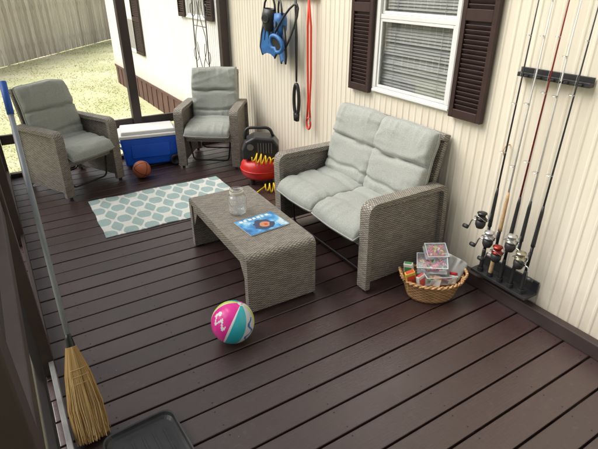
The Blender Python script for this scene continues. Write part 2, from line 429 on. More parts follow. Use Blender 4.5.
def shutter(y0,y1,z0,z1,x=2.34):
    bm=B(); f=.032; t=.03
    box(bm,x-t,x,y0,y0+f,z0,z1); box(bm,x-t,x,y1-f,y1,z0,z1)
    box(bm,x-t,x,y0+f,y1-f,z0,z0+.05); box(bm,x-t,x,y0+f,y1-f,z1-.05,z1)
    box(bm,x-t,x,y0+f,y1-f,(z0+z1)/2-.03,(z0+z1)/2+.03); box(bm,x-.008,x-.002,y0+f,y1-f,z0+.05,z1-.05)
    z=z0+.065
    while z<z1-.06:
        if abs(z-(z0+z1)/2)>.04:
            box(bm,-.003,.003,y0+f+.001,y1-f-.001,-.016,.016,0,Matrix.Translation((x-.015,0,z))@Matrix.Rotation(rad(-30),4,'Y'))
        z+=.026
    obj('shutter',bm,M['shutter'],house,bevel=.0015,seg=1)
shutter(1.755,1.995,1.0,2.14); shutter(2.762,3.0,1.0,2.14)
shutter(8.75,9.2,.55,1.7); shutter(9.95,10.4,.55,1.7)
window(9.22,9.93,.55,1.7); window(5.85,6.5,1.30,2.3); shutter(5.60,5.83,1.3,2.3); shutter(6.52,6.75,1.3,2.3)
# porch frame
fr=thing('porch_frame','dark brown painted timber frame around the screened porch','porch frame')
for (x,yy,zt) in ((1.22,5.25,2.7),(2.285,5.25,2.7),(-.12,5.25,2.7),(-.12,3.72,2.7),(-.12,2.19,2.7),(-.12,.66,2.7),(-.12,-.87,2.7)):
    bm=B(); box(bm,x-.044,x+.044,yy-.044,yy+.044,0.002,zt); obj('post',bm,M['trim'],fr,bevel=.004)
def rail(*a,nm='rail'):
    bm=B(); box(bm,*a); obj(nm,bm,M['trim'],fr,bevel=.004)
rail(-.074,1.174,5.23,5.27,.33,.42); rail(1.266,2.24,5.23,5.27,.33,.42)
rail(-.074,1.174,5.22,5.28,.002,.04); rail(1.266,2.24,5.22,5.28,.002,.04)
rail(-.16,2.33,5.20,5.30,2.701,2.83); rail(-.164,-.076,-.9,5.19,2.701,2.83)
for a,b in ((-.825,.615),(.705,2.145),(2.235,3.675),(3.765,5.205)):
    rail(-.15,-.09,a,b,.88,.96)
M['ledge']=noisy('weathered_ledge',(.20,.20,.205),(.34,.34,.34),10,.7)
bm=B(); box(bm,-.1,-.078,-.9,2.145,.002,.09); 
obj('toe_board',bm,M['ledge'],fr,bevel=.003)
bm=B(); box(bm,-.1,-.078,2.235,5.2,.002,.09); obj('toe_board',bm,M['trim'],fr,bevel=.003)
bm=B(); v=[bm.verts.new(c) for c in ((-.125,-.9,.04),(-.125,5.2,.04),(-.125,5.2,2.7),(-.125,-.9,2.7))]; bm.faces.new(v); obj('screen',bm,M['screen'],fr)
bm=B(); box(bm,2.285,2.338,-1.2,5.2,.001,.085); obj('baseboard',bm,M['trim'],house,bevel=.005)
# fence
fe=thing('wooden_fence','weathered grey wooden privacy fence at the edge of the grass','fence',(0.24,14.8,-.3),math.atan2(4.5,3.4))
bm=B(); x=-14
while x<24:
    h=1.62+random.uniform(-.03,.03); box(bm,x,x+.128,-.012+random.uniform(-.008,.008),.010,.02,h); x+=.148
obj('picket_boards',bm,M['fence'],fe)
for z in (.35,1.3):
    bm=B(); box(bm,-14,24,.019,.057,z,z+.09); obj('rail',bm,M['fence'],fe)
x=-14
while x<24:
    bm=B(); box(bm,x,x+.09,.058,.147,0,1.55); x+=2.4; obj('post',bm,M['fence'],fe)
def tree(loc,h,seed):
    random.seed(seed)
    t=thing('oak_tree','leafy green tree standing on the lawn beyond the porch','tree',loc)
    bm=B(); tube(bm,[(0,0,0),(.1,.05,h*.3),(0,.1,h*.55),(.1,0,h*.85)],.22,10,r2=.05)
    L=[]
    for k in range(9):
        a=k*2.4; z=h*(.35+.05*k); r=h*.28*(1-.05*k)
        e=(math.cos(a)*r,math.sin(a)*r,z+h*.12); L.append(e); tube(bm,[(0.05,0.05,z),(e[0]*.5,e[1]*.5,z+h*.05),e],.07,6,r2=.02)
    obj('trunk',bm,M['bark'],t,smooth=True)
    bm=B()
    for _ in range(4200):
        c=random.choice(L); p=Vector(c)+Vector([random.gauss(0,h*.09) for _ in range(3)])
        s=random.uniform(.06,.13); q=Matrix.Rotation(random.random()*6.3,3,'Z')@Matrix.Rotation(random.random()*3.1,3,'X')
        bm.faces.new([bm.verts.new(p+q@Vector(u)) for u in ((-s,0,0),(0,-s*.5,0),(s,0,0),(0,s*.5,0))])
    obj('crown',bm,M['leaf'],t)
tree((-14,17,-.3),6,1); tree((-10,21,-.3),6,3)
random.seed(11)
# ------------------------------------------------------------------ furniture
def seat_set(name,label,cat,W,D,loc,rz,nseat,group=None,seed=0):
    T=thing(name,label,cat,loc,rz,group)
    hd=D/2
    for s in (-1,1):
        bm=B(); x0,x1=(s*(W/2)-s*.085,s*W/2)
        a,b=min(x0,x1),max(x0,x1)
        band(bm,[(-hd+.03,.02),(-hd+.02,.585),(hd-.06,.585),(hd-.03,.02)],.036,a,b,.055)
        c=(a+b)/2
        prism(bm,[(-hd+.045,.05),(hd-.045,.05),(hd-.075,.57),(-hd+.035,.57)],c-.012,c+.012,'x')
        obj('arm',bm,M['wicker'],T,bevel=.003,bev_ang=50)
        bm=B()
        for yy in (-hd+.03,hd-.03): box(bm,c-.012,c+.012,yy-.012,yy+.012,0,.02)
        obj('foot',bm,M['black'],T,split=True)
    bm=B(); iw=W/2-.088
    box(bm,-iw,iw,-hd+.05,hd-.06,.27,.335); obj('seat',bm,M['wicker'],T,bevel=.005)
    bm=B(); mt=Matrix.Translation((0,hd-.14,.33))@Matrix.Rotation(rad(-13),4,'X')
    box(bm,-iw,iw,-.018,.018,.0,.53,0,mt); box(bm,-iw-.0,iw,-.028,.028,.531,.575,0,mt); obj('backrest',bm,M['wicker'],T,bevel=.005)
    bm=B()
    for yy in (-hd+.1,hd-.12):
        tube(bm,fillet([(-iw+.02,yy,.268),(-iw+.05,yy,.06),(iw-.05,yy,.06),(iw-.02,yy,.268)],.04),.008,8)
    obj('stretcher',bm,M['blackmetal'],T,smooth=True,split=True)
    cw=(2*iw)/nseat
    for k in range(nseat):
        cx=-iw+cw*(k+.5)
        bm=pillow(cw+.010,D-.03,.105,seed+k,(('y',.12,.045,.30),('y',-.45,.08,.12)),.013,droop=.035)
        obj('seat_cushion',bm,M['cushion'],T,(cx,-.060,.398),(rad(1.5),random.uniform(-.02,.02),0),smooth=True)
        bm=pillow(cw+.03,.54,.12,seed+k+7,(('y',.12,.035,.72),('y',-.62,.05,.3)),.013)
        obj('back_cushion',bm,M['cushion'],T,(cx,hd-.165,.665),(rad(74),random.uniform(-.04,.04),random.uniform(-.03,.03)),smooth=True)
    return T
seat_set('loveseat','grey wicker loveseat with sage cushions against the cream wall','loveseat',1.12,.68,(1.975,2.43,0),rad(-90),2,seed=1)
seat_set('armchair','grey wicker armchair with sage cushions beside the blue cooler','armchair',.64,.64,(.45,4.76,0),rad(28),1,'matching wicker armchairs',seed=20)
seat_set('armchair','grey wicker armchair with sage cushions beside the air compressor','armchair',.64,.64,(1.87,4.70,0),rad(-36),1,'matching wicker armchairs',seed=40)
# coffee table
T=thing('coffee_table','low grey wicker coffee table with a jar and magazine on top','coffee table',(1.18,2.535,0),rad(-1.5))
bm=B(); band(bm,[(-.46,.012),(-.46,.367),(.46,.367),(.46,.012)],.045,-.225,.225,.02); obj('top',bm,M['wicker'],T,bevel=.003,bev_ang=50)
for s in (-1,1):
    bm=B(); x0,x1=s*.2-.014,s*.2+.014
    prism(bm,[(-.434,.342),(-.434,.18),(-.36,.30),(.36,.30),(.434,.18),(.434,.342)],x0,x1,'x')
    obj('apron',bm,M['wicker'],T)
bm=B()
for s in (-1,1):
    for e in (-1,1): box(bm,s*.18-.02,s*.18+.02,e*.46-.015,e*.46+.015,0,.012)
obj('foot',bm,M['black'],T,split=True)
# jar
J=thing('glass_jar','empty clear glass jar standing on the wicker coffee table','jar',(1.15,2.60,.391))
bm=B(); lathe(bm,[(0,.003),(.05,.003),(.058,.012),(.060,.03),(.060,.105),(.054,.122),(.040,.132),(.040,.160),(.044,.163),(.044,.168),(.040,.170)],40)
obj('jar_body',bm,M['jar'],J,smooth=True)
for z in (.138,.144,.150):
    bm=B(); tube(bm,[(.043*math.cos(a*.2618),.043*math.sin(a*.2618),z) for a in range(24)],.003,6,closed=True)
    obj('twine',bm,flat('pale_twine',(.66,.62,.5),.8),J,smooth=True)
# magazine
Mg=thing('magazine','open-air magazine with a mostly blue cover lying on the table','magazine',(1.205,2.375,.391),rad(4))
bm=B(); box(bm,-.135,.135,-.105,.105,0,.006); obj('pages',bm,flat('paper',(.75,.74,.70)),Mg)
def magm():
    m=mat('magazine_cover',(.1,.3,.6),.3); n=NT(m); v=n.coord('Object')
    a=n.noise(v,11,4,.6); c=n.ramp(a,[(.30,(.015,.06,.25)),(.47,(.04,.26,.58)),(.56,(.16,.45,.72)),(.68,(.6,.72,.78))])
    n.col(c); return m
bm=B(); box(bm,-.1365,.1365,-.1065,.1065,.0062,.0072); obj('cover',bm,magm(),Mg)
bm=B()
prism(bm,[(-.05,-.07),(-.02,-.09),(.03,-.085),(.06,-.06),(.075,-.03),(.055,-.01),(.05,.03),(.025,.035),(.0,.05),(-.025,.045),(-.04,.02),(-.06,.01),(-.055,-.02),(-.07,-.045)],.0074,.0077,'z',0)
prism(bm,[(-.02,-.05),(.0,-.062),(.02,-.06),(.045,-.02),(.03,.0),(.01,.01),(-.01,.005),(-.02,-.01),(-.03,-.03)],.0079,.0081,'z',1)
prism(bm,[(0,-.04),(.02,-.045),(.025,-.02),(.005,-.015)],.0083,.0085,'z',2)
obj('cover_picture',bm,[flat('pic_navy',(.03,.05,.12),.3),flat('pic_skin',(.55,.25,.13),.3),flat('pic_red',(.6,.05,.04),.3)],Mg)
bm=B()
for i,wd in enumerate((.02,.016,.022,.018,.02,.016,.02)): box(bm,-.11+i*.031,-.11+i*.031+wd,.068,.092,.0074,.0078)
for i in range(4): box(bm,.085,.125-.006*(i%2),-.09+i*.016,-.083+i*.016,.0074,.0078)
obj('cover_title',bm,flat('cover_white',(.85,.85,.8)),Mg)
# rug
bm=B(); n=30; top={}
for i in range(n+1):
    for j in range(n+1):
        x=(i/n-.5)*1.19;y=(j/n-.5)*.76
        top[i,j]=bm.verts.new((x+.010*noise.noise(Vector((0,y*6,3))),y+.012*noise.noise(Vector((x*5,0,8))),.010+.005*noise.noise(Vector((x*4,y*4,0)))))
for i in range(n):
    for j in range(n): bm.faces.new((top[i,j],top[i+1,j],top[i+1,j+1],top[i,j+1]))
r=bmesh.ops.extrude_face_region(bm,geom=bm.faces[:])
for v in [q for q in r['geom'] if isinstance(q,bmesh.types.BMVert)]: v.co.z=.0025
obj('rug',bm,M['rug'],None,(1.045,3.83,0),(0,0,rad(-1)),smooth=False,label='pale aqua and white trellis pattern rug lying on the deck',cat='rug')
# cooler
C=thing('cooler','blue wheeled cooler with white lid between the two armchairs','cooler',(1.24,4.97,0),rad(-11))
def taper(bm,w0,d0,w1,d1,z0,z1,mi=0):
    a=[bm.verts.new((x,y,z0)) for x,y in perim(w0,d0)]; b=[bm.verts.new((x,y,z1)) for x,y in perim(w1,d1)]
    bm.faces.new(a[::-1]); bm.faces.new(b)
    for i in range(4): bm.faces.new((a[i],a[(i+1)%4],b[(i+1)%4],b[i]))
bm=B(); taper(bm,.52,.31,.57,.35,.025,.315); obj('body',bm,M['blue'],C,bevel=.02,seg=4)
bm=B(); box(bm,-.19,.19,-.174,-.160,.11,.25); obj('front_panel',bm,M['blue'],C,bevel=.006)
bm=B(); taper(bm,.59,.37,.575,.355,.316,.35); taper(bm,.54,.32,.52,.30,.3495,.385); obj('lid',bm,M['white'],C,bevel=.01,seg=3)
for s in (-1,1):
    bm=B(); lathe(bm,[(0,-.022),(.05,-.022),(.058,-.016),(.06,0),(.058,.016),(.05,.022),(.03,.022),(.028,.014),(0,.014)],24,mtx=Matrix.Translation((.235,s*.185,.06))@Matrix.Rotation(rad(90*-s),4,'X'))
    obj('wheel',bm,M['black'],C,smooth=True)
bm=B(); tube(bm,fillet([(-.27,-.1,.20),(-.315,-.1,.24),(-.315,.1,.24),(-.27,.1,.20)],.03),.011,8); obj('handle',bm,M['white'],C,smooth=True)
bm=B(); box(bm,.262,.30,-.06,.06,.20,.29); obj('handle_bracket',bm,M['black'],C,bevel=.005)
def ballm():
    m=mat('rubber_orange',(.5,.16,.06),.6); n=NT(m); tc=n.n('ShaderNodeTexCoord'); sp=n.n('ShaderNodeSeparateXYZ'); n.l(tc.outputs['Object'],sp.inputs[0])
    d=None
    for k in range(3):
        a=n.math('ABSOLUTE',sp.outputs[k]); d=a if d is None else n.math('MINIMUM',d,a)
    k=n.ramp(n.math('MULTIPLY',d,100),[(.25,(0,0,0)),(.4,(1,1,1))]); n.col(n.mix(k,(.02,.015,.012),(.42,.11,.045))); return m
bm=B(); bmesh.ops.create_uvsphere(bm,u_segments=32,v_segments=20,radius=.085)
obj('basketball',bm,ballm(),None,(1.03,4.56,.086),(.5,.4,.3),smooth=True,label='small orange rubber basketball on the deck by the cooler',cat='ball')
# beach ball
bm=B(); bmesh.ops.create_uvsphere(bm,u_segments=120,v_segments=80,radius=.115)
cols=[(.80,.03,.32),(.03,.45,.52),(.80,.81,.80),(.66,.74,.14),(.62,.65,.68),(.06,.16,.42)]
segs=[(0,9,3),(9,12,2),(12,84,0),(84,90,2),(90,129,1),(129,168,4),(168,189,3),(189,240,2),(240,300,0),(300,339,1),(339,360,3)]
for fc in bm.faces:
    c=fc.calc_center_median(); a=math.degrees(math.atan2(c.y,c.x))%360
    fc.material_index=[m_ for lo,hi,m_ in segs if lo<=a<hi][0]
    if c.z>.1135: fc.material_index=2
    if 18<=a<80:
        px=(a-50)/24; pz=(c.z-.015)/.034
        if abs(pz-.55*math.sin(px*6))<.30 and abs(px)<1.0: fc.material_index=2
        if (px+.55)**2+(pz-1.0)**2<.10: fc.material_index=2
    if 132<=a<165 and abs(a-148-9*math.sin(c.z*90))<4 and abs(c.z)<.08: fc.material_index=5
cdir=Vector((-.295,-.727,.617)).normalized(); rt=Vector((.849,-.528,0)); up_=rt.cross(-cdir).normalized()
if up_.z<0: up_=-up_
pole=(cdir*.42+rt*.34+up_*.80).normalized(); xx=(cdir-pole*cdir.dot(pole)).normalized()
yv=pole.cross(xx); Rm=Matrix((xx,yv,pole)).transposed()
Rm=Rm@Matrix.Rotation(rad(-86),3,'Z')
o=obj('beach_ball',bm,[mat('vinyl%d'%i,c,.25) for i,c in enumerate(cols)],None,(.779,1.92,.116),smooth=True,label='inflated multicoloured vinyl beach ball resting on the dark deck',cat='beach ball')
o.rotation_euler=Rm.to_euler()
bm=B(); lathe(bm,[(0,0),(.007,0),(.007,.003),(.003,.004),(0,.004)],14,mtx=Matrix.Translation((0,0,.1148))); obj('valve',bm,mat('valve_vinyl',(.7,.72,.72),.3),o,smooth=True)
# broom
Bv=Vector((.0,1.64,0)); Tv=Vector((.035,2.42,1.36)); 
br=thing('broom','corn broom with grey handle leaning against the porch side','broom',tuple(Bv))
d=(Tv-Bv).normalized(); L=(Tv-Bv).length
q=d.to_track_quat('Z','X').to_matrix().to_4x4()@Matrix.Rotation(rad(20),4,'Z')
def bo(name,bm,m,sm=True):
    bm.transform(q); return obj(name,bm,m,br,smooth=sm)
bm=B(); tube(bm,[(0,0,.42),(0,0,1.0),(0,0,L-.14)],.0115,12); bo('handle',bm,M['grayhandle'])
bm=B(); tube(bm,[(0,0,L-.14),(0,0,L-.07),(0,0,L)],.0145,12); bo('grip',bm,M['bluegrip'])
bm=B(); tube(bm,[(0,0,.39),(0,0,.42),(0,0,.45),(0,0,.47)],lambda t:.022-.010*t,12); bo('collar',bm,M['blackmetal'])
straw=mat('broom_straw',(.5,.36,.15),.9); n=NT(straw); gg=n.n('ShaderNodeNewGeometry'); n.col(n.ramp(gg.outputs['Random Per Island'],[(0,(.30,.165,.05)),(.5,(.56,.36,.14)),(1,(.78,.58,.28))]))
bm=B()
for k in range(1700):
    a=random.random()*6.283; rr=math.sqrt(random.random())
    x0,y0=math.cos(a)*rr*.021,math.sin(a)*rr*.021
    x1,y1=math.cos(a)*rr*.036,math.sin(a)*rr*.066
    ln=random.uniform(.0,.045); j1,j2=random.gauss(0,.004),random.gauss(0,.006)
    tube(bm,[(x0,y0,.415),(x0*.6+x1*.55,y0*.5+y1*.62,.30),(x1*1.05+j1,y1*1.05+j2*.5,.16),(x1*.9+j1*2,y1*.92+j2*1.5,.008+ln)],.0013,3)
bo('bristles',bm,straw,False)
for z,w in ((.32,.042),(.29,.047),(.26,.053)):
    bm=B(); tube(bm,[(math.cos(a*.2618)*.034,math.sin(a*.2618)*w,z) for a in range(24)],.0018,5,closed=True)
    bo('stitching',bm,M['cork'])
# tray
bm=B()
def rrect(w,d,r,n=6):
    o=[]
    for cx,cy,a0 in ((w/2-r,d/2-r,0),(-w/2+r,d/2-r,90),(-w/2+r,-d/2+r,180),(w/2-r,-d/2+r,270)):
        for k in range(n+1): a=rad(a0+90*k/n); o.append((cx+r*math.cos(a),cy+r*math.sin(a)))
    return o
rings=[]
for (ins,z) in ((.0,.002),(-.012,.032),(-.018,.034),(-.018,.030),(.004,.008),(.02,.006)):
    pts=rrect(.27-2*ins,.42-2*ins,.045); rings.append([bm.verts.new((x,y,z)) for x,y in pts])
for A,C2 in zip(rings,rings[1:]):
    for k in range(len(A)): bm.faces.new((A[k],A[(k+1)%len(A)],C2[(k+1)%len(A)],C2[k]))
bm.faces.new(rings[0][::-1]); bm.faces.new(rings[-1])
for i in range(5): box(bm,-.09+i*.045-.004,-.09+i*.045+.004,-.16,.16,.0062,.0095)
obj('boot_tray',bm,M['black'],None,(.185,1.385,0),(0,0,rad(3)),label='shallow black plastic boot tray lying on the deck',cat='tray',smooth=False)
# air compressor
A=thing('air_compressor','red air compressor with coiled yellow hose by the wall','air compressor',(1.985,3.87,0),rad(-30)); A.scale=(1.1,1.1,1.05)
bm=B(); lathe(bm,[(0,.05),(.10,.05),(.15,.065),(.172,.10),(.176,.14),(.172,.18),(.15,.215),(.10,.235),(0,.24)],40); obj('tank',bm,M['red'],A,smooth=True)
bm=B(); tube(bm,[(.178*math.cos(a*.1309),.178*math.sin(a*.1309),.14) for a in range(48)],.006,6,closed=True); obj('tank_seam',bm,M['red'],A,smooth=True)
bm=B()
for k in range(4):
    a=k*math.pi/2+.78; lathe(bm,[(0,0),(.02,0),(.018,.075),(0,.075)],12,mtx=Matrix.Translation((math.cos(a)*.11,math.sin(a)*.11,0)))
obj('foot',bm,M['black'],A,split=True)
bm=B(); prism(bm,[(-.155,.238),(.155,.238),(.155,.36),(.11,.425),(-.05,.44),(-.12,.40),(-.155,.33)],-.10,.10,'y'); obj('motor_shroud',bm,M['black'],A,bevel=.02,seg=4)
bm=B(); lathe(bm,[(0,0),(.028,0),(.028,.018),(0,.018)],20,mtx=Matrix.Translation((-.08,-.10,.36))@Matrix.Rotation(rad(90),4,'X')); obj('gauge',bm,M['steel'],A)
bm=B()
for i in range(6): box(bm,-.02+i*.022,-.012+i*.022,-.104,-.1005,.30,.39)
obj('vent_grille',bm,flat('vent_grey',(.12,.12,.125)),A)
bm=B(); tube(bm,fillet([(-.13,0,.40),(-.12,0,.50),(.08,0,.50),(.11,0,.42)],.05),.013,10); obj('handle',bm,M['black'],A,smooth=True)
bm=B(); pts=[]
key=[(-.06,-.15,.285),(.03,-.17,.265),(.12,-.16,.25),(.17,-.13,.19),(.16,-.19,.11),(.17,-.21,.05),(.22,-.19,.045),(.20,-.25,.045),(.12,-.27,.045),(.03,-.25,.045)]
NK=800
for k in range(NK):
    t=k/NK; a=t*2*math.pi*23
    f_=t*(len(key)-1); i_=min(int(f_),len(key)-2); s_=f_-i_
    c=Vector(key[i_]).lerp(Vector(key[i_+1]),s_)
    ka=Vector(key[max(i_-1,0)]);kb=Vector(key[i_]);kc=Vector(key[i_+1]);kd=Vector(key[min(i_+2,len(key)-1)])
    dr=((kc-ka).normalized()*(1-s_)+(kd-kb).normalized()*s_).normalized()
    u1=dr.cross(Vector((.1,.3,1))).normalized(); w2=dr.cross(u1).normalized(); rr=.032+.009*math.sin(t*23)
    pnt=c+u1*math.cos(a)*rr+w2*math.sin(a)*rr; pnt.z=max(pnt.z,.008); pts.append(pnt)
pts+= [Vector((-.03,-.28,.009)),Vector((-.08,-.27,.009)),Vector((-.12,-.20,.009))]
tube(bm,pts,.0058,6)
obj('hose',bm,M['yellow'],A,smooth=True)
# ------------------------------------------------------------------ basket
bx,by=1.985,1.655
K=thing('wicker_basket','oval tan wicker basket full of tackle boxes beside the loveseat','basket',(bx,by,0),rad(-32))
bm=B(); lathe(bm,[(0,.004),(.74,.004),(.78,.02),(.97,.125),(1,.13),(.96,.13),(.93,.12),(.75,.03),(0,.016)],48,sx=.187,sy=.135)
o=obj('basket_body',bm,M['basketwicker'],K,smooth=True)
uv=o.data.uv_layers[0]
for pl in o.data.polygons:
    for li in pl.loop_indices:
        c=o.data.vertices[o.data.loops[li].vertex_index].co
        if abs(pl.normal.z)<.8: 
            a=math.atan2(c.y/.135,c.x/.187)
            if a<0 and pl.center.y>0 and pl.center.x<0: a+=2*math.pi
            uv.data[li].uv=(a*.17,c.z)
for ph in (0,math.pi):
    bm=B(); tube(bm,[((.184+.006*math.cos(k*.9+ph))*math.cos(k*2*math.pi/120),(.132+.006*math.cos(k*.9+ph))*math.sin(k*2*math.pi/120),.135+.006*math.sin(k*.9+ph)) for k in range(120)],.007,6,closed=True)
    obj('rim',bm,M['basketwicker'],K,smooth=True)
for s in (-1,1):
    bm=B(); tube(bm,fillet([(s*.170,-.05,.13),(s*.198,-.045,.175),(s*.198,.045,.175),(s*.170,.05,.13)],.035),.009,8); obj('handle',bm,M['basketwicker'],K,smooth=True)
lure=[(.75,.08,.12),(.85,.55,.08),(.1,.45,.6),(.8,.8,.8),(.75,.15,.45),(.25,.6,.15)]
def tackle(loc,rot,w=.2,d=.13,h=.035,lab=''):
    e=thing('tackle_box',lab,'tackle box',loc); e.rotation_euler=rot; e['group']='tackle boxes in the basket'
    bm=B(); box(bm,-w/2,w/2,-d/2,d/2,0,h); obj('case',bm,M['clear'],e,bevel=.006)
    pale=flat('pale_plastic',(.62,.66,.69),.35)
    bm=B(); 
    for s in (-1,1): box(bm,s*w*.3-.014,s*w*.3+.014,-d/2-.004,-d/2-.0005,h*.3,h*.85)
    obj('latch',bm,pale,e,bevel=.001,split=True)
    bm=B(); t=.004
    box(bm,-w/2-.001,w/2+.001,-d/2-.001,-d/2+t,h+.0003,h+.004); box(bm,-w/2-.001,w/2+.001,d/2-t,d/2+.001,h+.0003,h+.004)
    box(bm,-w/2-.001,-w/2+t,-d/2+t,d/2-t,h+.0003,h+.004); box(bm,w/2-t,w/2+.001,-d/2+t,d/2-t,h+.0003,h+.004)
    obj('lid_rim',bm,pale,e)
    bm=B(); box(bm,-w/2+.004,w/2-.004,-d/2+.004,d/2-.004,.003,.006); obj('tray_floor',bm,pale,e)
    bm=B()
    for _ in range(80):
        x=random.uniform(-w/2+.016,w/2-.016);y=random.uniform(-d/2+.016,d/2-.016); m4=Matrix.Translation((x,y,random.uniform(.012,h-.010)))@Matrix.Rotation(random.random()*3,4,'Z')
        lathe(bm,[(0,-.018),(.007,-.006),(.007,.006),(0,.018)],8,random.choice((0,0,1,2,3,4,4,5)),mtx=m4@Matrix.Rotation(rad(90),4,'X'))
    obj('lures',bm,[flat('lure%d'%i,c,.3) for i,c in enumerate(lure)],e,smooth=True)
tackle((bx+.03,by+.0,.105),(rad(6),rad(5),rad(-20)),.20,.14,.06,'large clear tackle box of colourful lures low in the basket')
tackle((bx+.02,by+.03,.178),(rad(17),rad(-5),rad(-44)),.18,.125,.055,'clear tackle box with pink lures stacked in the basket')
tackle((bx+.055,by+.060,.25),(rad(33),rad(6),rad(-20)),.14,.095,.04,'small clear tackle box tilted on top of the stack')
def pack(loc,rot,c1,c2,w,d,h,lab):
    e=thing('bait_packet',lab,'packet',loc); e.rotation_euler=rot
    bm=B(); box(bm,-w/2,w/2,-d/2,d/2,0,h); obj('packet_body',bm,flat('pk%s'%str(c1),c1,.3),e,bevel=.005)
    bm=B(); box(bm,-w*.4,w*.4,-d/2-.0015,-d/2-.0003,h*.45,h*.85); box(bm,-w*.4,w*.4,-d*.35,d*.35,h+.0004,h+.0014); obj('printed_label',bm,flat('pk2%s'%str(c2),c2,.3),e,split=True)
pack((bx-.115,by+.045,.06),(rad(10),rad(-16),rad(-20)),(.80,.55,.08),(.7,.08,.04),.06,.03,.15,'yellow and red bait packet standing in the basket')
pack((bx-.085,by-.015,.05),(rad(-8),rad(-9),rad(5)),(.75,.75,.72),(.7,.1,.08),.055,.025,.13,'white and red bait packet standing in the basket')
pack((bx-.09,by+.085,.08),(rad(12),rad(-8),rad(-60)),(.78,.76,.7),(.1,.3,.12),.055,.03,.15,'white and green bait packet standing in the basket')
pack((bx-.045,by-.065,.06),(rad(-22),rad(12),rad(-40)),(.72,.30,.10),(.8,.78,.7),.05,.02,.11,'orange bait packet tucked against the basket rim')
e=thing('bait_jar','small white bait jar with red lid in the basket','jar',(bx+.085,by-.085,.10)); e.rotation_euler=(rad(-15),rad(20),0)
bm=B(); lathe(bm,[(0,0),(.022,0),(.024,.004),(.024,.05),(.020,.054),(0,.054)],24); obj('jar_body',bm,flat('jar_white',(.78,.78,.74),.4),e,smooth=True)
bm=B(); lathe(bm,[(0,.0545),(.023,.0545),(.023,.068),(.021,.07),(0,.07)],24); obj('jar_lid',bm,M['red'],e,smooth=True)
bm=pillow(.16,.14,.05,77,(('x',0,.1,.4),),.02,n=24,pipe=0); obj('cloth',bm,flat('grey_cloth',(.42,.42,.40),.9),None,(bx+.125,by-.03,.175),(rad(55),rad(25),rad(-50)),smooth=True,label='crumpled grey cloth stuffed into the wicker basket',cat='cloth')
# ------------------------------------------------------------------ rod rack and rods
RY=1.385; RZ=.05
R=thing('rod_rack','black two-piece fishing rod rack screwed to the cream wall','rod rack',(2.34,RY,0))
bm=B(); box(bm,-.035,.0,-.19,.19,1.30,1.322); box(bm,-.012,-.0,-.19,.19,1.3215,1.345)
for k in range(5): tube(bm,[(-.034,-.14+k*.07-.013,1.311),(-.05,-.14+k*.07-.015,1.311),(-.062,-.14+k*.07-.010,1.311)],.006,6); tube(bm,[(-.034,-.14+k*.07+.013,1.311),(-.05,-.14+k*.07+.015,1.311),(-.062,-.14+k*.07+.010,1.311)],.006,6)
obj('upper_rail',bm,M['black'],R,bevel=.002)
bm=B(); box(bm,-.11,-.0,-.19,.19,.09+RZ,.108+RZ); box(bm,-.012,-.0,-.19,.19,.1075+RZ,.175+RZ)
for k in range(5): lathe(bm,[(.018,.1075+RZ),(.018,.135+RZ),(.014,.135+RZ),(.014,.109+RZ)],18,mtx=Matrix.Translation((-.085,-.14+k*.07,0)))
obj('lower_rail',bm,M['black'],R,bevel=.002)
